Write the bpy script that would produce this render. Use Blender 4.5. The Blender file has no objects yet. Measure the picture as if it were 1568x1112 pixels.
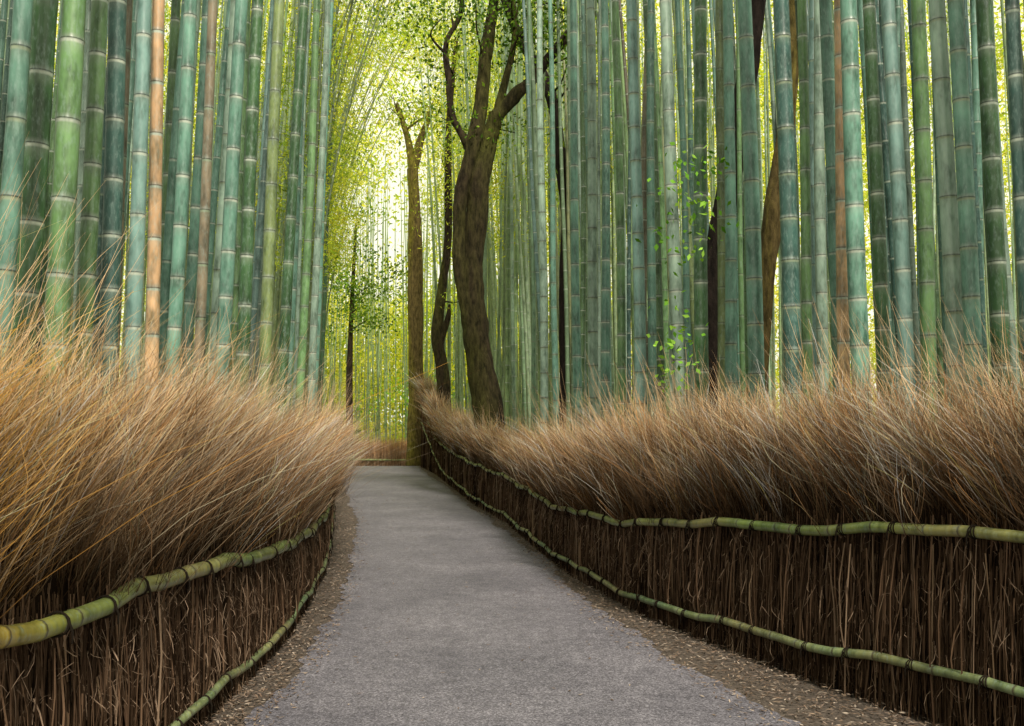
import bpy, math
import numpy as np
from mathutils import Vector
rng=np.random.default_rng(7)
sc=bpy.context.scene
def S(t):
    t=np.clip(t,0,1); return t*t*(3-2*t)
def A(*p): return np.array(p,float)
# ---------------- layout (metres; camera at origin looking +Y) -------------
RF=A((-6,4.6),(0,3.9),(3,3.1),(4,2.7),(5.23,2.15),(5.92,1.86),(6.92,1.48),(7.9,1.16),(9.78,.76),(11.5,.51),(15,.08),(18.4,-.54),(24.5,-1.40),(29,-2.05),(32,-2.55),(35,-3.1))
LF=A((-6,-1.95),(0,-1.8),(3,-1.70),(4.5,-1.71),(5.8,-1.70),(7.1,-1.74),(8.3,-1.87),(10.1,-2.07),(15,-2.9),(20,-3.85),(28,-5.3),(35,-6.5),(38,-8.2))
PL=A((-6,-1.4),(0,-1.35),(4.95,-1.30),(5.8,-1.29),(7.14,-1.36),(9,-1.52),(11.25,-1.79),(15,-2.36),(20.5,-3.4),(28,-4.9),(35,-6.0),(39,-8.5),(43,-12))
PR=A((-6,2.5),(0,2.1),(3.5,1.75),(4.95,1.42),(5.6,1.27),(6.43,1.04),(7.5,.76),(9,.54),(10.7,.34),(13.6,.0),(18,-.74),(23.7,-1.58),(30,-2.6),(35,-3.3),(39,-4.6),(43,-7))
fi=lambda T,y: np.interp(y,T[:,0],T[:,1])
def H(x,y):
    x=np.asarray(x,float); y=np.asarray(y,float)
    h=-.95*S((y-35.5)/6)
    h=h+1.3*S((y-26)/8)*S((x-fi(PR,y)-.3)/.6)*(1-S((y-36)/5))
    return h
# ---------------- mesh helpers -----------------
def mkmesh(name,V,F,C,mat,smooth=True,parent=None):
    V=np.asarray(V,np.float32);F=np.asarray(F,np.int32)
    me=bpy.data.meshes.new(name)
    me.vertices.add(len(V)); me.vertices.foreach_set('co',V.ravel())
    me.loops.add(F.size); me.loops.foreach_set('vertex_index',F.ravel())
    me.polygons.add(len(F)); me.polygons.foreach_set('loop_start',np.arange(0,F.size,F.shape[1],dtype=np.int32))
    me.update(calc_edges=True)
    if C is not None:
        a=me.color_attributes.new('Col','FLOAT_COLOR','POINT')
        c=np.ones((len(V),4),np.float32); c[:,:3]=C; a.data.foreach_set('color',c.ravel())
    me.polygons.foreach_set('use_smooth',np.full(len(F),smooth))
    me.materials.append(mat)
    ob=bpy.data.objects.new(name,me); sc.collection.objects.link(ob)
    if parent: ob.parent=parent
    return ob
class Acc:
    def __init__(s): s.V=[];s.F=[];s.C=[];s.n=0
    def add(s,V,F,C):
        s.V.append(V);s.F.append(F+s.n);s.C.append(C);s.n+=len(V)
    def build(s,name,mat,smooth=True,parent=None):
        return mkmesh(name,np.concatenate(s.V),np.concatenate(s.F),np.concatenate(s.C),mat,smooth,parent)
def tube(acc,P,R,C,sides=8,vertical=True,lump=0):
    P=np.asarray(P,float);R=np.asarray(R,float);n=len(P)
    T=np.gradient(P,axis=0);T/=np.linalg.norm(T,axis=1)[:,None]+1e-9
    ref=A(0,1,0) if vertical else A(0,0,1)
    N=np.cross(T,ref);N/=np.linalg.norm(N,axis=1)[:,None]+1e-9
    B=np.cross(T,N)
    a=np.linspace(0,2*np.pi,sides,endpoint=False)
    rr=R[:,None]*np.ones(sides)[None]
    if lump:
        ph=rng.uniform(0,6,4); k=np.arange(n)[:,None]/max(n,1)*14
        rr=rr*(1+lump*(np.sin(2*a[None]+k*.6+ph[0])+.7*np.sin(3*a[None]-k*.9+ph[1])+.5*np.sin(5*a[None]+k*2.1+ph[2])))
    V=P[:,None,:]+rr[:,:,None]*(np.cos(a)[None,:,None]*N[:,None,:]+np.sin(a)[None,:,None]*B[:,None,:])
    i=np.arange(n-1)[:,None]*sides;j=np.arange(sides)[None];j2=(j+1)%sides
    F=np.stack([i+j,i+j2,i+sides+j2,i+sides+j],-1).reshape(-1,4)
    acc.add(V.reshape(-1,3),F,np.repeat(np.asarray(C,float),sides,axis=0))
def catmull(P,m=8):
    P=np.asarray(P,float);Q=np.vstack([2*P[0]-P[1],P,2*P[-1]-P[-2]]);out=[]
    for k in range(len(P)-1):
        p0,p1,p2,p3=Q[k:k+4]
        for t in np.linspace(0,1,m,endpoint=False):
            out.append(.5*((2*p1)+(-p0+p2)*t+(2*p0-5*p1+4*p2-p3)*t*t+(-p0+3*p1-3*p2+p3)*t**3))
    out.append(P[-1]);return np.array(out)
# ---------------- materials -----------------
def newmat(name):
    m=bpy.data.materials.new(name);m.use_nodes=True;nt=m.node_tree
    return m,nt,nt.nodes['Principled BSDF'],nt.nodes,nt.links
def noise(N,L,scale,detail=4,vec=None,rough=.6):
    n=N.new('ShaderNodeTexNoise');n.inputs['Scale'].default_value=scale;n.inputs['Detail'].default_value=detail;n.inputs['Roughness'].default_value=rough
    if vec is not None:L.new(vec,n.inputs['Vector'])
    return n
def ramp(N,L,fac,stops):
    r=N.new('ShaderNodeValToRGB');e=r.color_ramp.elements
    while len(e)<len(stops):e.new(.5)
    for el,(p,c) in zip(e,stops):
        el.position=p;el.color=(*c,1) if len(c)==3 else c
    L.new(fac,r.inputs[0]);return r
def mix(N,L,a,b,fac,mode='MIX'):
    m=N.new('ShaderNodeMix');m.data_type='RGBA';m.blend_type=mode
    for s,v in ((m.inputs[6],a),(m.inputs[7],b),(m.inputs[0],fac)):
        if hasattr(v,'links'):L.new(v,s)
        elif isinstance(v,(int,float)):s.default_value=v
        else:s.default_value=(*v,1)
    return m.outputs[2]
def coords(N,L,scale):
    t=N.new('ShaderNodeTexCoord');mp=N.new('ShaderNodeMapping');mp.inputs['Scale'].default_value=scale
    L.new(t.outputs['Object'],mp.inputs[0]);return mp.outputs[0]
def bump(N,L,h,st,dist,bs):
    b=N.new('ShaderNodeBump');b.inputs['Strength'].default_value=st;b.inputs['Distance'].default_value=dist
    L.new(h,b.inputs['Height']);L.new(b.outputs[0],bs.inputs['Normal'])
def attrcol(N):
    a=N.new('ShaderNodeAttribute');a.attribute_name='Col';return a.outputs['Color']
def mat_bamboo():
    m,nt,b,N,L=newmat('bamboo_skin')
    v=coords(N,L,(1,1,.35));c=attrcol(N)
    n1=noise(N,L,11,3,v,.75);r1=ramp(N,L,n1.outputs[0],[(.3,(.36,.41,.37)),(.5,(1,1,1)),(.72,(1.4,1.37,1.36))])
    c1=mix(N,L,c,r1.outputs[0],1.0,'MULTIPLY')
    n2=noise(N,L,60,2,v,.7);r2=ramp(N,L,n2.outputs[0],[(.50,(0,0,0)),(.7,(1,1,1))])
    mm=N.new('ShaderNodeMath');mm.operation='MULTIPLY';mm.inputs[1].default_value=.28;L.new(r2.outputs[0],mm.inputs[0])
    c2=mix(N,L,c1,(.30,.41,.37),mm.outputs[0])
    L.new(c2,b.inputs['Base Color']);b.inputs['Roughness'].default_value=.35;b.inputs['Specular IOR Level'].default_value=.55
    return m
def mat_diff(name,trans=0,tint=(1,1,1)):
    m,nt,b,N,L=newmat(name);c=attrcol(N);N.remove(b)
    df=N.new('ShaderNodeBsdfDiffuse');L.new(c,df.inputs[0]);out=N['Material Output'].inputs[0]
    if trans:
        t=N.new('ShaderNodeBsdfTranslucent');L.new(mix(N,L,c,tint,1.0,'MULTIPLY'),t.inputs[0])
        ms=N.new('ShaderNodeMixShader');ms.inputs[0].default_value=trans
        L.new(df.outputs[0],ms.inputs[1]);L.new(t.outputs[0],ms.inputs[2]);L.new(ms.outputs[0],out)
    else:L.new(df.outputs[0],out)
    return m
def mat_bark(name,base,dark,moss,mossamt):
    m,nt,b,N,L=newmat(name);v=coords(N,L,(1,1,.3))
    n=noise(N,L,16,8,v,.7);r=ramp(N,L,n.outputs[0],[(.38,dark),(.62,base)])
    n2=noise(N,L,2.2,5);r2=ramp(N,L,n2.outputs[0],[(.62-mossamt*.3,(0,0,0)),(.75-mossamt*.2,(1,1,1))])
    mo=mix(N,L,moss,ramp(N,L,n.outputs[0],[(.35,(.3,.3,.3)),(.65,(1.3,1.3,1.3))]).outputs[0],1.0,'MULTIPLY')
    L.new(mix(N,L,r.outputs[0],mo,r2.outputs[0]),b.inputs['Base Color']);b.inputs['Roughness'].default_value=.95;b.inputs['Specular IOR Level'].default_value=.15
    bump(N,L,n.outputs[0],1.0,.04,b);return m
def mat_asphalt():
    m,nt,b,N,L=newmat('asphalt')
    v=coords(N,L,(1,1,1))
    f=noise(N,L,90,2,v,.85);r=ramp(N,L,f.outputs[0],[(.3,(.045,.043,.052)),(.5,(.128,.124,.148)),(.66,(.30,.29,.335))])
    g=noise(N,L,.9,6,v,.65);r2=ramp(N,L,g.outputs[0],[(.3,(.70,.70,.72)),(.7,(1.25,1.24,1.22))])
    c=mix(N,L,r.outputs[0],r2.outputs[0],1.0,'MULTIPLY')
    k=noise(N,L,9,8,v,.75);r3=ramp(N,L,k.outputs[0],[(.4,(.80,.79,.80)),(.6,(1.12,1.11,1.10))])
    c=mix(N,L,c,r3.outputs[0],1.0,'MULTIPLY')
    L.new(c,b.inputs['Base Color']);b.inputs['Roughness'].default_value=.7;b.inputs['Specular IOR Level'].default_value=.5
    bump(N,L,f.outputs[0],.7,.006,b);return m
def mat_ground():
    m,nt,b,N,L=newmat('forest_soil');v=coords(N,L,(1,1,1))
    f=noise(N,L,30,8,v,.8);r=ramp(N,L,f.outputs[0],[(.3,(.045,.034,.027)),(.5,(.10,.078,.062)),(.7,(.22,.18,.145))])
    L.new(r.outputs[0],b.inputs['Base Color']);b.inputs['Roughness'].default_value=.95
    bump(N,L,f.outputs[0],.8,.03,b);return m
M_b=mat_bamboo();M_as=mat_asphalt();M_gr=mat_ground()
M_straw=mat_diff('dry_brushwood',.3)
M_dark=mat_diff('brushwood_core')
M_leaf=mat_diff('bamboo_leaf',.6,(1.4,1.3,.6))
M_leaf2=mat_diff('tree_leaf',.35,(1.2,1.3,.5))
M_lit=mat_diff('leaf_litter_mat')
M_rope=mat_diff('black_rope')
M_bark=mat_bark('bark_dark',(.052,.037,.023),(.012,.009,.006),(.075,.075,.018),.4)
M_moss=mat_bark('bark_mossy',(.19,.14,.055),(.06,.045,.018),(.24,.21,.035),.6)
M_blk=mat_bark('bark_black',(.03,.022,.018),(.008,.006,.005),(.03,.03,.012),.1)
# ---------------- ground ----------------
gx=np.unique(np.round(np.concatenate([[-2500,-900,-300,-120,-60],np.arange(-40,-10,1.),np.arange(-10,6,.25),np.arange(6,40,1.),[60,120,300,900,2500]]),3))
gy=np.unique(np.round(np.concatenate([[-2500,-900,-300,-100,-40,-20],np.arange(-10,60,.5),np.arange(60,90,2.),[120,300,900,2500]]),3))
X,Y=np.meshgrid(gx,gy);V=np.stack([X,Y,H(X,Y)],-1).reshape(-1,3)
nx=len(gx);i=np.arange(len(gy)-1)[:,None]*nx;j=np.arange(nx-1)[None]
F=np.stack([i+j,i+j+1,i+nx+j+1,i+nx+j],-1).reshape(-1,4)
mkmesh('ground',V,F,None,M_gr)
# path
ys=np.concatenate([np.arange(-6,22,.04),np.arange(22,43.01,.5)])
def jag(n,a):
    k=rng.normal(size=n);k1=np.convolve(k,np.ones(3)/3,'same');k2=np.convolve(rng.normal(size=n),np.ones(31)/31,'same')
    return a*(k1*.6+k2*3.0)
xl=fi(PL,ys)+jag(len(ys),.05);xr=fi(PR,ys)+jag(len(ys),.07)
cols=np.linspace(0,1,9)
Xp=xl[:,None]*(1-cols)+xr[:,None]*cols;Yp=ys[:,None]*np.ones(9)
Zp=np.interp(ys,gy,H(-20+0*gy,gy))[:,None]+.006+.0*Xp
V=np.stack([Xp,Yp,Zp],-1).reshape(-1,3);i=np.arange(len(ys)-1)[:,None]*9;j=np.arange(8)[None]
mkmesh('asphalt_path',V,np.stack([i+j,i+j+1,i+9+j+1,i+9+j],-1).reshape(-1,4),None,M_as)
# leaf quads
def leaves(P,length,width,C,droop=0.0,flat=False):
    n=len(P)
    d=rng.normal(size=(n,3));
    if flat:d[:,2]*=.12
    d[:,2]-=droop
    d/=np.linalg.norm(d,axis=1)[:,None]
    u=rng.normal(size=(n,3))
    w=np.cross(d,A(0,0,1)+u*.25) if flat else np.cross(d,u)
    w/=np.linalg.norm(w,axis=1)[:,None]+1e-9
    Lg=(length*rng.uniform(.6,1.3,n))[:,None];W=(width*rng.uniform(.7,1.3,n))[:,None]
    V=np.stack([P,P+d*Lg*.4+w*W*.5,P+d*Lg,P+d*Lg*.4-w*W*.5],1).reshape(-1,3)
    return V,np.arange(4*n).reshape(-1,4),np.repeat(C,4,axis=0)
# litter
P=[]
for T,T2,n in ((PL,LF,18000),(PR,RF,24000)):
    y=3+32*rng.random(n)**2.0;t=rng.beta(1.8,1.1,n)*1.45-.38
    x=fi(T,y)*(1-t)+fi(T2,y)*t; P.append(np.stack([x,y,H(x,y)+.008+rng.random(n)*.02],1))
n=400;y=3+25*rng.random(n)**1.5;t=rng.random(n);x=fi(PL,y)*(1-t)+fi(PR,y)*t;P.append(np.stack([x,y,H(x,y)+.012],1))
P=np.concatenate(P);n=len(P)
pal=A((.27,.20,.145),(.18,.125,.09),(.40,.33,.27),(.10,.07,.05),(.24,.18,.145))
C=pal[rng.integers(0,5,n)]*rng.uniform(.6,1.15,(n,1))
V,F,C=leaves(P,.038,.009,C,flat=True);mkmesh('leaf_litter',V,F,C,M_lit,False)
# ---------------- fences ----------------
def lownoise(y,k,seed):
    r=np.random.default_rng(seed);a=0
    for q in range(5):
        a=a+np.sin(y*k*(1.7**q)+r.uniform(0,6))/(1.35**q)
    return a/2.5
def strands(acc,B,T,bend,w,c0,c1,seg=4,taper=True,cp=1.0):
    n=len(B);t=np.linspace(0,1,seg+1)
    d=rng.normal(size=(n,3));d[:,2]=0;d/=np.linalg.norm(d,axis=1)[:,None]+1e-9
    P=B[:,None]+(T-B)[:,None]*t[None,:,None]+bend[:,None]*(t*t-t)[None,:,None]
    wt=(1-.75*t**2) if taper else np.ones(seg+1)
    W=(w[:,None]*wt[None])[:,:,None]*d[:,None]*.5
    V=np.stack([P-W,P+W],2).reshape(-1,3)
    base=np.arange(n)[:,None]*(2*(seg+1));k=np.arange(seg)[None]*2
    F=np.stack([base+k,base+k+1,base+k+3,base+k+2],-1).reshape(-1,4)
    tc=t**cp
    C=c0[:,None]*(1-tc)[None,:,None]+c1[:,None]*tc[None,:,None]
    acc.add(V,F,np.repeat(C.reshape(-1,3),2,axis=0))
def ysample(y0,y1,dens):
    g=np.linspace(y0,y1,2000);d=dens(g);cd=np.cumsum(d)*(g[1]-g[0]);n=int(cd[-1])
    return np.interp(rng.random(n)*cd[-1],cd,g)
def fence(name,T,side,ytop,y0,y1,upr,lor,seed,rup,rlo,warm_light):
    E=bpy.data.objects.new(name,None);sc.collection.objects.link(E)
    top=lambda y:np.interp(y,ytop[:,0],ytop[:,1])
    rail=lambda y:np.interp(y,upr[:,0],upr[:,1])
    slope=lambda y:(fi(T,y+.2)-fi(T,y-.2))/.4
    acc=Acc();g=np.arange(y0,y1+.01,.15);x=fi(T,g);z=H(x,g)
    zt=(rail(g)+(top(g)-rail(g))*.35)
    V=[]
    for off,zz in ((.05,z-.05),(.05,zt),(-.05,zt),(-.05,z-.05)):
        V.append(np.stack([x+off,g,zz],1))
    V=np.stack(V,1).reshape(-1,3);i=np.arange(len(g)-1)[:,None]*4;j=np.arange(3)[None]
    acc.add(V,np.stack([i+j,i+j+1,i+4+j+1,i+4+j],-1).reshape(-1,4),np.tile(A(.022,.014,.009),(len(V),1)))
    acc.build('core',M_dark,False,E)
    far=lambda y:np.interp(y,[0,7,12,20,35],[1,1.25,1.9,3,4.5])
    acc=Acc()
    # upright sticks
    y=ysample(y0,y1,lambda g:np.interp(g,[-2,1.5,8,15,35],[60,1150,1050,420,170]));n=len(y)
    off=side*rng.uniform(.0,.15,n);x=fi(T,y)+off
    hz=H(fi(T,y),y);B=np.stack([x+side*.03,y,hz-.02],1);tz=rng.uniform(.6,1.12,n)*(rail(y)-hz)
    z0=np.where(rng.random(n)<.5,rng.uniform(0,.5,n)*(rail(y)-hz),0);B[:,2]+=z0
    Tt=np.stack([x+rng.normal(0,.02,n),y+rng.normal(0,.05,n),hz+np.maximum(tz,z0+.2)],1)
    w=rng.uniform(.0022,.0075,n)*far(y)
    bc=A(.095,.059,.037)*np.exp(rng.normal(0,.9,(n,1)));bc=np.minimum(bc,A(.36,.25,.17))
    strands(acc,B,Tt,rng.normal(0,.07,(n,3)),w,bc*.75,bc*1.0,3,False)
    # stray twigs
    y=ysample(y0,y1,lambda g:np.interp(g,[-2,1.5,8,15,35],[10,420,300,80,0]));n=len(y)
    x=fi(T,y)+side*.15;hz=H(x,y);z=hz+rng.uniform(.02,1.0,n)*(rail(y)-hz);B=np.stack([x,y,z],1)
    Tt=B+np.stack([side*rng.uniform(0,.06,n),rng.normal(0,.05,n),rng.normal(-.02,.08,n)],1)
    bc=A(.34,.24,.17)*rng.uniform(.3,1.5,(n,1));strands(acc,B,Tt,rng.normal(0,.05,(n,3)),rng.uniform(.002,.005,n)*far(y),bc,bc,3)
    # plume tufts
    tufty=ysample(y0,y1,lambda g:np.interp(g,[-2,1.0,2.5,8,15,35],[6,85,150,130,55,25]));m=len(tufty)
    t_off=rng.normal(0,.085,m)+side*.03;t_h=rng.beta(1.1,1.3,m)*.66;t_ly=.26+.14*lownoise(tufty,3.,seed)+rng.normal(0,.30,m);t_lx=.13+.12*lownoise(tufty,5.,seed+2)+rng.normal(0,.25,m)
    t_len=rng.uniform(.4,1.25,m)*(1+.16*lownoise(tufty,6.,seed+4));t_q=rng.random(m);t_b=np.exp(rng.normal(0,.65,m))
    t_top=rng.normal(0,.06,m)
    per=24;idx=np.repeat(np.arange(m),per);n=len(idx)
    y=tufty[idx]+rng.normal(0,.028,n);tp=top(y)*(1+.05*lownoise(y,5.,seed+6)+t_top[idx]);rl=rail(y)
    off=t_off[idx]+rng.normal(0,.02,n);x=fi(T,y)+off
    full=np.maximum(tp-rl,.2)
    zb=rl+full*(t_h[idx]+rng.uniform(-.12,.1,n))
    Lz=full*t_len[idx]*rng.uniform(.3,1.05,n)*.8
    Lz=np.minimum(Lz,(tp-zb)*(1.0+rng.normal(0,.16,n)))
    Lz=np.maximum(Lz,.12*full)
    fan=rng.normal(0,.19,(n,2))+np.where(rng.random((n,1))<.25,rng.normal(0,.5,(n,2)),0)
    ly=t_ly[idx]+fan[:,0];lx=side*t_lx[idx]+fan[:,1]
    B=np.stack([x,y,zb],1);Tt=np.stack([x+lx*Lz+off*.6,y+ly*Lz,zb+Lz],1)
    bend=np.stack([lx*Lz*.6,ly*Lz*.7,-.15*Lz],1)+rng.normal(0,.10,(n,3))
    q=(t_q[idx]*.6+rng.random(n)*.4)[:,None];cA=A(.43,.26,.14);cB=A(.76,.60,.44);cC=A(.48,.24,.09)
    c1=np.where(q<.42,cA,np.where(q<.66,cB,cC))*t_b[idx][:,None]*np.exp(rng.normal(0,.3,(n,1)))
    gm=np.clip(warm_light*(1-(y-3.6)/3.0),0,1)[:,None]*(rng.random((n,1))<.32);c1=c1*(1-gm)+A(.84,.62,.38)*gm  # golden sunlight on near strands, put into their tip colour
    wm=np.clip(warm_light*(1-(y-2.3)/1.4),0,1)[:,None]*(rng.random((n,1))<.65);c1=c1*(1-wm)+A(.84,.44,.07)*wm  # orange sunlight painted into the strands closest to the camera
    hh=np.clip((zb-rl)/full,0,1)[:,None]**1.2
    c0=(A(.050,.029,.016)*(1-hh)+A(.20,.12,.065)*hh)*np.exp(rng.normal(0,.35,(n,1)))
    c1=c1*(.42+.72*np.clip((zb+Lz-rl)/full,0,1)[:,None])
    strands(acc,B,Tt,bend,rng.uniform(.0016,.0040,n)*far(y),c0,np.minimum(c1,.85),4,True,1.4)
    # wisps
    y=ysample(y0,y1,lambda g:np.interp(g,[-2,1.0,2.5,8,15,35],[10,80,300,280,80,15]));n=len(y)
    tp=top(y);zb=tp-.35;x=fi(T,y)+rng.normal(0,.1,n)
    Lz=.28+.44*rng.random(n)**1.8*(1+1.2*lownoise(y,2.3,seed+8)).clip(.3,2);B=np.stack([x,y,zb],1);Tt=B+np.stack([side*.2*Lz+rng.normal(0,.14,n),Lz*.3+rng.normal(0,.24,n),Lz],1)
    c=A(.66,.46,.27)*rng.uniform(.5,1.25,(n,1));strands(acc,B,Tt,rng.normal(0,.1,(n,3)),rng.uniform(.0018,.0032,n)*far(y),c,c,4)
    acc.build('brushwood',M_straw,False,E)
    # rails
    ra=Acc();ro=Acc()
    for tab,r0,nm in ((upr,rup,0),(lor,rlo,1)):
        g=np.arange(tab[0,0],tab[-1,0],.03)
        zz=np.interp(g,tab[:,0],tab[:,1]);k=9;zz=np.convolve(np.pad(zz,k,'edge'),np.ones(2*k+1)/(2*k+1),'valid')
        sl=slope(g);nrm=np.sqrt(1+sl*sl)
        xx=fi(T,g);xx=np.convolve(np.pad(xx,k,'reflect',reflect_type='odd'),np.ones(2*k+1)/(2*k+1),'valid')
        wob=.014*np.sin(g*2.3+seed)+.010*np.sin(g*5.1)+.006*np.sin(g*9.7)
        Pm=np.stack([xx+side*.18*nrm+.01*np.sin(g*4.1),g,zz+wob],1)
        s=np.concatenate([[0],np.cumsum(np.linalg.norm(np.diff(Pm,axis=0),axis=1))])
        pos=[];nn_=np.arange(.1,s[-1],.3);nodes=nn_+rng.uniform(-.08,.08,len(nn_))
        for nd in nodes:pos+= [(nd-.05,0),(nd-.012,1),(nd,2),(nd+.010,3),(nd+.04,0)]
        pos=[(0,0)]+pos;pos=[p for p in pos if p[0]<s[-1] and p[0]>=0];pos.sort()
        sp=np.array([p[0] for p in pos]);kd=np.array([p[1] for p in pos])
        PP=np.stack([np.interp(sp,s,Pm[:,q]) for q in range(3)],1)
        R=r0*np.choose(kd,[1,1.02,1.10,1.04])*(1+.07*np.sin(sp*.9))
        bc=A(.13,.20,.045) if nm==0 else A(.12,.20,.09);bl=A(.25,.21,.08)
        mixv=(.5+.6*lownoise(sp,1.9,seed+nm+9))[:,None].clip(0,1)*.85
        base=(bc*(1-mixv)+bl*mixv)*(1+.3*lownoise(sp,4.3,seed+nm+19))[:,None]
        wmr=np.clip(warm_light*(1-(PP[:,1]-2.6)/.9),0,1)[:,None];base=base*(1-wmr*.8)+A(.55,.34,.05)*wmr*.8  # near rail end tinted orange, warm sunlight painted into its colour
        CC=np.where(kd[:,None]==2,A(.05,.035,.02),np.where(kd[:,None]==1,base*1.1,np.where(kd[:,None]==3,base*.9+.05,base)))
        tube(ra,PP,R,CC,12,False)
        tpos=np.arange(.25,s[-1],.42);tpos=tpos+rng.uniform(-.09,.09,len(tpos))
        for tq in tpos:
            for dd,sk in ((-.006,.012),(.006,-.010),(.0,.0)):
                c=A(*[np.interp(tq+dd,s,Pm[:,q]) for q in range(3)]);t2=A(*[np.interp(tq+dd+.05,s,Pm[:,q]) for q in range(3)])-c
                t2/=np.linalg.norm(t2)+1e-9;n1=np.cross(t2,A(0,0,1));n1/=np.linalg.norm(n1)+1e-9;n2=np.cross(t2,n1)
                a=np.linspace(0,2*np.pi,15);rr=r0*1.12
                ring=c+rr*(np.cos(a)[:,None]*n1+np.sin(a)[:,None]*n2)+t2*(sk*np.cos(a))[:,None]
                th=.0038;nn=len(a);V=[]
                for q in range(nn):
                    rad=np.cos(a[q])*n1+np.sin(a[q])*n2
                    for b in range(5):
                        bb=2*np.pi*b/5;V.append(ring[q]+th*(math.cos(bb)*rad+math.sin(bb)*t2))
                ii=np.arange(nn-1)[:,None]*5;jj=np.arange(5)[None];j2=(jj+1)%5
                ro.add(np.array(V),np.stack([ii+jj,ii+j2,ii+5+j2,ii+5+jj],-1).reshape(-1,4),np.tile(A(.022,.017,.013),(len(V),1)))
            c=A(*[np.interp(tq,s,Pm[:,q]) for q in range(3)])+A(side*r0*1.1,0,-r0*.2)
            tube(ro,c+np.array([[0,0,.01],[side*.01,.005,-.02],[side*.006,.012,-.06]]),[.006,.005,.003],np.tile(A(.02,.016,.012),(3,1)),5)
    ra.build('bamboo_rails',M_b,True,E);ro.build('rope_ties',M_rope,True,E)
    return E
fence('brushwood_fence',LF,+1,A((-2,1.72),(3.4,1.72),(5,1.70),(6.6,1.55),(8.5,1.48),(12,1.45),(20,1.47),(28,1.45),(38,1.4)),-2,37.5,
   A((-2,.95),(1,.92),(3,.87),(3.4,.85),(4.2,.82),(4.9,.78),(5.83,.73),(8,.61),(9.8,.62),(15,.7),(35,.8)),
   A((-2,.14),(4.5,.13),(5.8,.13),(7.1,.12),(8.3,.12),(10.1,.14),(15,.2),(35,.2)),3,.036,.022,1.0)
fence('brushwood_fence',RF,-1,A((-2,1.75),(4.5,1.70),(5.2,1.74),(6.9,1.68),(8,1.56),(9.8,1.44),(12,1.34),(14.5,1.30),(18.4,1.48),(24,1.7),(27,1.85),(30,2.3),(33,2.9),(35,3.2)),-2,34.8,
   A((-2,1.05),(4.9,.99),(6.2,.86),(8.2,.70),(10.3,.62),(14.2,.70),(18.4,.76),(24,.84),(29,1.05),(31,1.4),(34,2.1),(34.8,2.2)),
   A((-2,.36),(4.9,.30),(6.6,.17),(8,.13),(12,.12),(18.4,.14),(26,.22),(29,.45),(32,1.0),(34,1.5),(34.8,1.6)),11,.028,.024,0)
# far fence beyond the crest
FE=A((-14,44.5),(-9,43.2),(-6,42.0),(-3.8,40.5),(-3.0,39))
Ef=bpy.data.objects.new('brushwood_fence',None);sc.collection.objects.link(Ef)
acc=Acc();n=9000;q=rng.random(n);x=np.interp(q,np.linspace(0,1,5),FE[:,0]);y=np.interp(q,np.linspace(0,1,5),FE[:,1])+rng.normal(0,.1,n)
z=H(-20+0*y,y);B=np.stack([x,y,z+rng.uniform(0,.6,n)],1);Tt=B.copy();Tt[:,2]=z+1.7+rng.normal(0,.13,n);Tt[:,0]+=rng.normal(.15,.15,n)
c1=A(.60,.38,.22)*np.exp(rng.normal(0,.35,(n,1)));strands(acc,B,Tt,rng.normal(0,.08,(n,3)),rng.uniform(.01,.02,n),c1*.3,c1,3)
acc.build('brushwood',M_straw,False,Ef)
acc=Acc();R3=np.stack([FE[:,0],FE[:,1]-.2,H(-20+0*FE[:,1],FE[:,1])+.95],1);R3=catmull(R3,8)
tube(acc,R3,np.full(len(R3),.045),np.tile(A(.28,.34,.14),(len(R3),1)),8,False);acc.build('bamboo_rails',M_b,True,Ef)
# ---------------- bamboo -----------------
COL={'teal':A(.105,.225,.170),'dteal':A(.040,.105,.088),'green':A(.115,.22,.085),'dgreen':A(.040,.10,.036),'light':A(.26,.37,.29),
'blue':A(.16,.28,.25),'tan':A(.44,.28,.15),'brown':A(.20,.165,.11),'olive':A(.15,.20,.075)}
def culm(acc,x,y,dia,col,lean=0,leany=0,Ht=15,spacing=.28,detail=2,curve=0.0):
    z0=float(H(x,y))-.05
    n=int(Ht/spacing);r=dia/2
    zs=np.cumsum(np.full(n,spacing)*np.linspace(.8,1.3,n)*rng.uniform(.94,1.06,n))+rng.uniform(-.2,.1)
    zs=zs[zs>0.05]
    node_w=A(.48,.54,.45) if rng.random()<.55 else A(.26,.32,.22)
    pale=col*.5+A(.40,.46,.39)*.5;dk=col*.45
    zl=[0];rl=[1.03];cl=[col*.8]
    for z in zs:
        f=rng.uniform(.85,1.15)
        if detail==2 and z<9:
            zl+=[z-.08,z-.020,z-.010,z-.004,z+.002,z+.008,z+.03]
            rl+=[1,.995,1.0,1.03,1.055,1.03,.99]
            cl+=[col*f*1.1,col*.75*f+node_w*.2,node_w,node_w,dk*.35,pale*.6,col*.8*f]
        elif detail==1 and z<12:
            zl+=[z-.022,z-.010,z+.004,z+.012];rl+=[1,1.03,1.05,1.0];cl+=[col*f,node_w*.8+col*.2,dk,col*f]
        else:
            zl+=[z-.018,z+.0,z+.018];rl+=[1,1.04,1.0];cl+=[col*f,node_w*.8,col*f]
    zl=np.array(zl);o=np.argsort(zl);zl=zl[o];rl=np.array(rl)[o];cl=np.array(cl)[o]
    tt=zl/Ht
    R=r*rl*(1-.75*tt**1.6)
    P=np.stack([x+lean*zl+curve*tt**3*Ht+.01*np.sin(zl*1.1+x*9),y+leany*zl,z0+zl],1)
    tube(acc,P,R,cl,{2:14,1:8,0:6}[detail])
    return P
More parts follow.
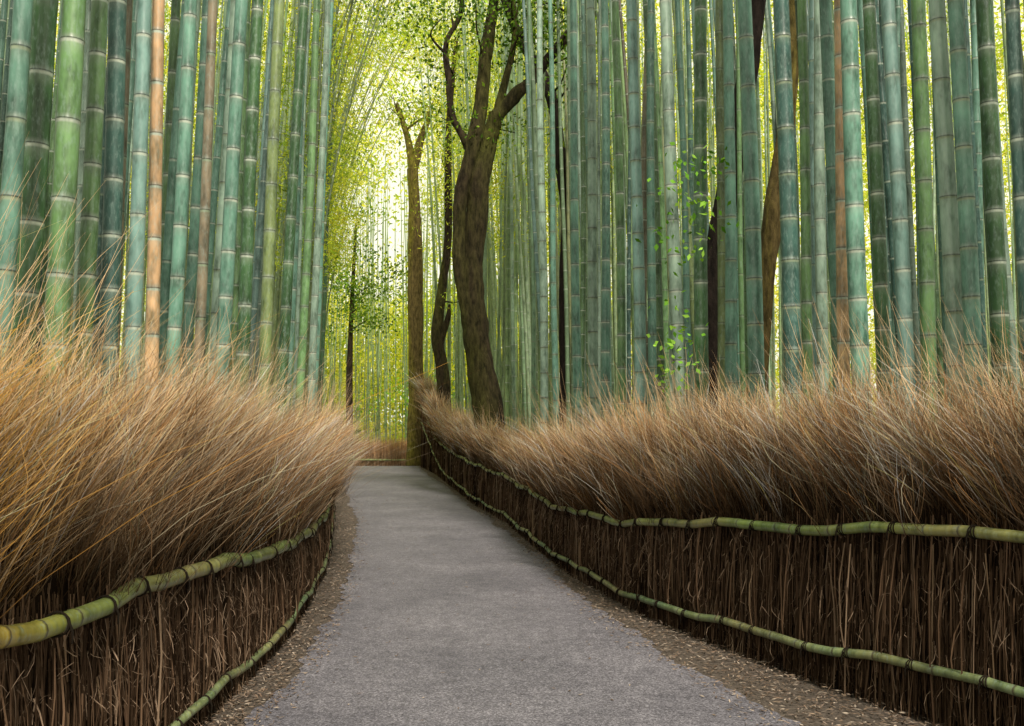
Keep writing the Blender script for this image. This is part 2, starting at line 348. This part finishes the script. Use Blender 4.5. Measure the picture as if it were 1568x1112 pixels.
spec=[ # X at 3 m height, Y, diameter, colour, lean
(-2.06,4.0,.09,'teal',.04),(-2.17,4.4,.125,'dgreen',.035),(-2.07,4.5,.125,'green',.035),(-2.19,5.0,.10,'green',.02),(-2.25,5.4,.118,'dteal',.0),
(-2.49,6.2,.06,'brown',.01),(-2.17,5.6,.100,'blue',.015),(-2.14,5.8,.090,'tan',.005),(-2.66,7.5,.09,'green',.02),(-2.12,6.2,.10,'teal',.035),
(-2.36,7.2,.09,'teal',.03),(-2.09,6.6,.08,'brown',.03),(-2.42,8,.09,'light',.03),(-2.02,6.9,.115,'teal',.04),(-2.02,7.4,.115,'dgreen',.03),
(-2.06,8.2,.118,'olive',.03),(-1.99,8.6,.11,'dgreen',.045),(-2.16,9.5,.11,'teal',.035),(-2.34,11,.11,'green',.03),(-2.52,12.5,.11,'light',.03),
(-2.9,14.5,.1,'teal',.03),(-3.4,17,.1,'green',.035),(-3.6,18.5,.09,'dgreen',.03),
(.45,14,.13,'light',-.01),(.70,16,.12,'teal',-.01),(.76,11.5,.12,'teal',-.01),(.90,10.8,.13,'light',-.005),(1.0,10.4,.11,'teal',.0),(1.09,9.8,.10,'green',-.01),
(1.19,9.2,.13,'blue',-.012),(1.38,9.6,.10,'teal',.01),(1.42,8.4,.13,'light',-.03),(1.59,8.2,.135,'dgreen',.0),(1.93,8.6,.12,'teal',.01),(1.81,7.3,.14,'teal',-.015),
(1.93,6.8,.14,'dteal',-.01),(2.43,8,.10,'green',0),(2.87,9,.12,'light',.01),(2.26,6.4,.135,'teal',-.02),(2.38,7,.10,'tan',.0),(2.64,7,.11,'dgreen',-.01),
(2.47,6.2,.11,'blue',-.03),(2.67,6.3,.11,'green',0),(2.65,5.9,.118,'light',-.02),(2.68,5.7,.112,'teal',-.01),(2.97,5.9,.12,'dgreen',-.015),(2.78,5.3,.09,'dteal',-.01),
(2.9,4.9,.11,'green',0),(3.3,4.2,.12,'teal',-.01),(3.6,3.2,.12,'green',-.01),(-2.3,3.4,.12,'green',.02),(-2.4,2.4,.12,'teal',.02)]
pts=[]
for (x,y,d,c,l) in spec:
    acc=Acc();x0=x-l*3;culm(acc,x0,y,d*.92,COL[c]*rng.uniform(.85,1.25),l,rng.normal(0,.008),13,rng.uniform(.32,.40)*(y/6)**.1,2)
    acc.build('bamboo_stalk',M_b);pts.append((x0,y))
names=['teal','teal','dteal','green','light','light','teal','blue','dgreen','dteal','olive','brown','green','teal','dteal','blue']
def grove(xf0,xf1,y0,y1,n,mind,thin=1.0,leanx=0,excl=None):
    acc=Acc();cnt=0
    for k in range(n*4):
        y=y0+(y1-y0)*rng.random();a,b=xf0(y),xf1(y);x=a+(b-a)*rng.random()
        if excl and excl(x,y):continue
        q=np.array(pts)
        if np.min((q[:,0]-x)**2+(q[:,1]-y)**2)<mind**2:continue
        pts.append((x,y));cnt+=1
        det=1 if y<16 and abs(x)<9 else 0
        c=COL[names[rng.integers(0,16)]]*rng.uniform(.45,1.2)
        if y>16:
            f=min(.65,.3+(y-16)*.02);c=c*(1-f)+A(.34,.44,.18)*f  # farther culms painted paler, standing in for bright haze
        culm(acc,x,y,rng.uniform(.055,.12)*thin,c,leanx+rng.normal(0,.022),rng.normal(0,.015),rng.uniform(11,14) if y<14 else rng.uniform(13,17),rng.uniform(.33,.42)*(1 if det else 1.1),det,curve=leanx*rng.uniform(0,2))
        if cnt>=n:break
    acc.build('bamboo_grove',M_b)
off=lambda y:.75 if y<13 else .45
ex=lambda x,y:(17.2<y<21.5 and x<.35) or (y>20 and y<31.5 and x<-1.3) or (y>30 and x<-2.7)
grove(lambda y:fi(RF,min(y,34))+off(y),lambda y:fi(RF,min(y,34))+6,1,40,370,.22,1,-.012,ex)
grove(lambda y:fi(RF,min(y,34))+5,lambda y:8+y*.45,3,42,270,.32,1,-.01)
grove(lambda y:-8-y*.5,lambda y:fi(LF,min(y,37))-5,3,42,230,.32,1,.015)
grove(lambda y:fi(LF,min(y,37))-6,lambda y:fi(LF,min(y,37))-off(y)+.1,1,37,350,.22,.95,.025)
grove(lambda y:-20,lambda y:12,44.5,62,260,.35,.85,0.0)
grove(lambda y:-13,lambda y:-1,44.5,54,90,.2,.75,0.0)
# thin culms arching over the path
acc=Acc();arch=[]
for k in range(34):
    y=rng.uniform(15,32);x=fi(LF,y)-rng.uniform(.3,.9)
    P=culm(acc,x,y,rng.uniform(.035,.065),COL['olive']*rng.uniform(.6,1.2),.03,0,rng.uniform(11,14),.35,0,rng.uniform(.08,.24));arch.append(P[len(P)//3:])
acc.build('bamboo_grove',M_b)
# ---------------- foliage -----------------
def clumps(cent,rad,per,length,width,pal,name,mat,squash=.6,droop=.4,jit=.25):
    m=len(cent);P=np.repeat(cent,per,axis=0)+rng.normal(size=(m*per,3))*np.repeat(rad,per)[:,None]*A(1,1,squash)*.5
    cc=pal[rng.integers(0,len(pal),m)]*np.exp(rng.normal(0,.2,(m,1)));C=np.repeat(cc,per,axis=0)*np.exp(rng.normal(0,jit,(m*per,1)))
    V,F,C=leaves(P,length,width,np.minimum(C,.85),droop);return mkmesh(name,V,F,C,mat,False)
yp=A((.52,.58,.07),(.40,.52,.06),(.64,.64,.10),(.28,.40,.045),(.50,.60,.10),(.20,.31,.035))
yf=A((.74,.76,.16),(.64,.70,.12),(.78,.78,.22),(.50,.60,.10),(.36,.48,.06))  # lighter than yp: distant brightness put into the leaf colour
ap=[]
for P in arch:
    for k in range(15):
        p=P[rng.integers(0,len(P))];ap.append(p+rng.normal(0,.4,3))
ap=np.array(ap);ap=ap[(ap[:,2]>1.5+.16*ap[:,1])&(ap[:,1]>15)&(ap[:,0]<-.17*ap[:,1])]
clumps(ap,rng.uniform(.4,1.0,len(ap)),110,.115,.024,yp,'bamboo_foliage',M_leaf,.5,.4,.18)
m=1500;y=rng.uniform(23,44,m);x=-.12*y+rng.normal(0,1,m)*4.2;z=rng.uniform(5.5,18,m)
k=(np.abs(x+.128*y)>1.5+rng.random(m)*1.2)|(z>.38*y+1.5);k&=~((z<7.5)&(np.abs(x+.12*y)<2.5));k&=(z>1.5+.18*y)
c=np.stack([x,y,z],1)[k];clumps(c,rng.uniform(.7,1.9,len(c)),120,.135,.032,yp,'bamboo_foliage',M_leaf,.45,.4,.18)
for sx in (-1,1):
    m=460;y=rng.uniform(20,44,m);xf=fi(LF if sx<0 else RF,np.minimum(y,34));x=xf+sx*rng.uniform(.5,16,m);z=rng.uniform(6.5,17,m)
    k=z>1.5+.22*y;c=np.stack([x,y,z],1)[k]
    clumps(c,rng.uniform(.8,1.8,len(c)),75,.18,.04,yp,'bamboo_foliage',M_leaf,.4)
m=2300;y=rng.uniform(47,68,m);x=rng.uniform(-38,32,m);z=-1+27*rng.random(m)
gap=np.exp(-((x+.128*y)/3.0)**2-((z-14.5)/6.5)**2);k=rng.random(m)>gap*.98
c=np.stack([x,y,z],1)[k]
m=380;y=rng.uniform(54,64,m);c2=np.stack([rng.uniform(-18,2,m),y,-1+10*rng.random(m)],1);c=np.concatenate([c,c2])
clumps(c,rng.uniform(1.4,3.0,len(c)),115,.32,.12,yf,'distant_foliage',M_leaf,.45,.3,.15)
# ---------------- trees -----------------
def limb(acc,pts,rad,sides=16,m=10,lump=.035):
    P=catmull(pts,m);R=np.interp(np.linspace(0,1,len(P)),np.linspace(0,1,len(rad)),rad)
    P=P+np.convolve(rng.normal(size=len(P)),np.ones(9)/9,'same')[:,None]*R[:,None]*A(.2,.2,0)
    R=R*(1+.05*np.convolve(rng.normal(size=len(P)),np.ones(5)/2.5,'same'))
    tube(acc,P,R,np.ones((len(P),3))*.1,sides,True,lump)
    return P
def twigs(acc,P,n,L,r):
    ends=[]
    for k in range(n):
        p=P[rng.integers(len(P)//2,len(P))];d=rng.normal(size=3);d[2]=abs(d[2])*.8;d/=np.linalg.norm(d)
        q=p+d*L*rng.uniform(.5,1);mid=(p+q)/2+rng.normal(0,.1*L,3)
        limb(acc,[p,mid,q],[r,r*.6,r*.25],6,5,0);ends.append(q);ends.append(mid)
    return ends
def tree(limbs,mat,fol=None,tw=(0,1,.03),name='broadleaf_tree'):
    E=bpy.data.objects.new(name,None);sc.collection.objects.link(E)
    acc=Acc();ends=[]
    for pts_,rad,flag in limbs:
        P=limb(acc,pts_,rad)
        if flag:ends+=twigs(acc,P,tw[0],tw[1],tw[2])
    acc.build('trunk_and_limbs',mat,True,E)
    if fol:
        c=np.array(ends+list(fol.get('extra',[])));o=clumps(c,np.full(len(c),fol['r']),fol['n'],fol['l'],fol['w'],fol['pal'],'crown',M_leaf2,.6,.15);o.parent=E
    return E
dpal=A((.09,.17,.025),(.12,.22,.03),(.06,.12,.02),(.18,.28,.03))
tree([([(-.36,19,-.1),(-.40,19,.5),(-.46,19,1.5),(-.60,19,2.6),(-.74,19,3.65),(-.76,19.05,4.7),(-.70,19,5.7),(-.60,19,6.5),(-.46,19,7.1),(-.30,18.9,7.6)],[.42,.34,.28,.25,.24,.22,.22,.2,.17,.14],0),
 ([(-.76,18.98,3.3),(-.97,18.92,4.2),(-1.05,18.9,5.2),(-.98,18.9,6.0),(-.76,18.92,6.9),(-.62,18.95,7.7),(-.54,19,8.6),(-.38,19.1,9.8),(-.2,19.2,11.5)],[.15,.14,.13,.13,.15,.14,.13,.11,.06],1),
 ([(-.30,18.9,7.55),(.1,18.9,8.0),(.45,18.9,8.35),(.9,18.8,8.9),(1.3,18.7,9.3),(2.1,18.6,9.6)],[.14,.13,.11,.1,.08,.05],1),
 ([(-.32,18.9,7.5),(-.12,18.9,8.3),(.05,19,9.2),(.0,19.1,10.5)],[.09,.07,.06,.03],1),
 ([(-.72,18.95,6.6),(-.98,18.9,7.15),(-1.18,18.9,7.6),(-1.25,18.9,8.3),(-1.3,18.9,9),(-1.0,18.9,9.7),(-1.1,18.8,10.8)],[.07,.07,.065,.06,.055,.05,.03],1)],M_bark,
 dict(r=.9,n=100,l=.10,w=.05,pal=dpal,extra=[(-1.6,19,9.9),(-2.2,19.5,9.6),(-2.4,19,9.9),(-1.9,18.5,10.3),(-2.9,20,10.1)]),(5,1.1,.03))
tree([([(1.2,21,0),(1.18,21,3.9),(1.22,21,6),(1.03,21,7.5),(.8,21,8.8),(.2,21,9.9),(-.2,21,10.9)],[.19,.16,.15,.14,.13,.11,.08],1)],M_blk,dict(r=1,n=100,l=.1,w=.05,pal=dpal),(4,1.2,.03))
tree([([(-3.45,36,-.2),(-3.5,36,.6),(-3.55,36,4),(-3.62,36,8),(-3.72,36,11)],[.48,.33,.28,.26,.22],0),
 ([(-3.70,36,10.8),(-3.45,36,12),(-3.0,35.8,13.2)],[.2,.15,.08],1),([(-3.7,36,10.8),(-3.9,36,12.2),(-4.3,36,13.5)],[.16,.12,.06],1)],M_moss,dict(r=1.3,n=100,l=.14,w=.06,pal=yp),(3,1.4,.05))
tree([([(-2.05,31,.8),(-2.1,31,1.6),(-2.2,31,3.0),(-2.36,31,4.4),(-2.2,31,5.9),(-2.05,31,7.7),(-2.05,31,11),(-1.8,31,14)],[.28,.22,.20,.19,.15,.12,.10,.06],1),
 ([(-2.33,31,3.9),(-2.05,30.9,4.8),(-1.98,30.9,5.3)],[.13,.09,.04],0)],M_bark,dict(r=.9,n=70,l=.12,w=.05,pal=yp),(4,1.2,.03))
ex4=[(x,41+rng.normal(0,.6),z) for x,z in ((-7.4,8.6),(-6.8,9.3),(-6.1,8.7),(-5.4,8.3),(-4.7,8.0),(-7.5,7.2),(-6.6,7.4),(-5.6,7.1),(-4.9,6.9),(-7.0,6.2),(-5.6,5.8),(-6.3,10.2),(-7.9,5.4))]
tree([([(-6.75,41,-1),(-6.8,41,3),(-6.75,41,6.5),(-6.6,41,10)],[.17,.13,.1,.05],1)],M_bark,dict(r=.9,n=130,l=.16,w=.08,pal=dpal*1.2,extra=ex4),(4,1.4,.03))
tree([([(2.3,11,-.1),(2.32,11,1.9),(2.30,11,3.1),(2.5,11,4.4),(2.76,11,5.9),(2.87,11,7.2),(2.7,11,9)],[.18,.14,.13,.13,.11,.1,.06],0)],M_blk)
tree([([(2.95,12,-.1),(3.0,12,1.8),(3.1,12,3.0),(3.28,12,4.3),(3.45,12,5.5),(3.53,12,7.1),(3.3,12,9)],[.14,.12,.11,.12,.11,.1,.06],0)],M_moss)
gp=A((.17,.38,.045),(.12,.29,.03),(.23,.42,.06))
cv=[]
for (x,y,z0,z1,n) in ((1.33,7.95,1.8,3.6,15),(1.46,7.7,2.7,3.7,9),(1.68,7.9,3,3.7,4)):
    z=rng.uniform(z0,z1,n);cv.append(np.stack([x+rng.normal(0,.06,n),y+rng.normal(0,.06,n),z],1))
clumps(np.concatenate(cv),np.full(28,.15),9,.06,.034,gp,'climbing_vine',M_leaf2,1,.3)
cs=np.concatenate([np.stack([rng.uniform(-5.5,-2.5,30),rng.uniform(44.5,46,30),rng.uniform(-.5,4,30)],1),np.stack([rng.uniform(-10,-6,15),rng.uniform(45,47,15),rng.uniform(0,2.5,15)],1)])
clumps(cs,np.full(45,1.0),50,.14,.07,gp*1.3,'shrub',M_leaf2,.8,.2)
# ---------------- light -----------------
el,az=math.radians(45),math.radians(165)
w=bpy.data.worlds.new('World');sc.world=w;w.use_nodes=True;nt=w.node_tree;N=nt.nodes;L=nt.links
sky=N.new('ShaderNodeTexSky');sky.sky_type='NISHITA';sky.sun_disc=False;sky.sun_elevation=el;sky.sun_rotation=az
sky.dust_density=4;sky.air_density=1.0;sky.ozone_density=.6
tc=N.new('ShaderNodeTexCoord');cn=noise(N,L,1.6,5,tc.outputs['Generated'],.6)
cr=ramp(N,L,cn.outputs[0],[(.25,(.6,.6,.6)),(.5,(.97,.97,.97))])
cloud=mix(N,L,sky.outputs[0],(12.4,12.2,9.6),cr.outputs[0])
bg=N['Background'];bg.inputs[1].default_value=.10;L.new(cloud,bg.inputs[0])
sd=bpy.data.lights.new('sun','SUN');sd.energy=4.8;sd.angle=math.radians(6);sd.color=(1,.91,.77)
so=bpy.data.objects.new('sun',sd);sc.collection.objects.link(so)
d=Vector((math.sin(az)*math.cos(el),math.cos(az)*math.cos(el),math.sin(el)));so.rotation_euler=d.to_track_quat('Z','Y').to_euler()
cam=bpy.data.cameras.new('camera');co=bpy.data.objects.new('camera',cam);sc.collection.objects.link(co)
co.location=(0,0,1.5);co.rotation_euler=(math.radians(90+3.59),0,0);cam.lens=34.44;cam.sensor_width=36;cam.clip_end=6000;cam.clip_start=.05
sc.camera=co
sc.view_settings.view_transform='Standard';sc.view_settings.look='None';sc.view_settings.exposure=0
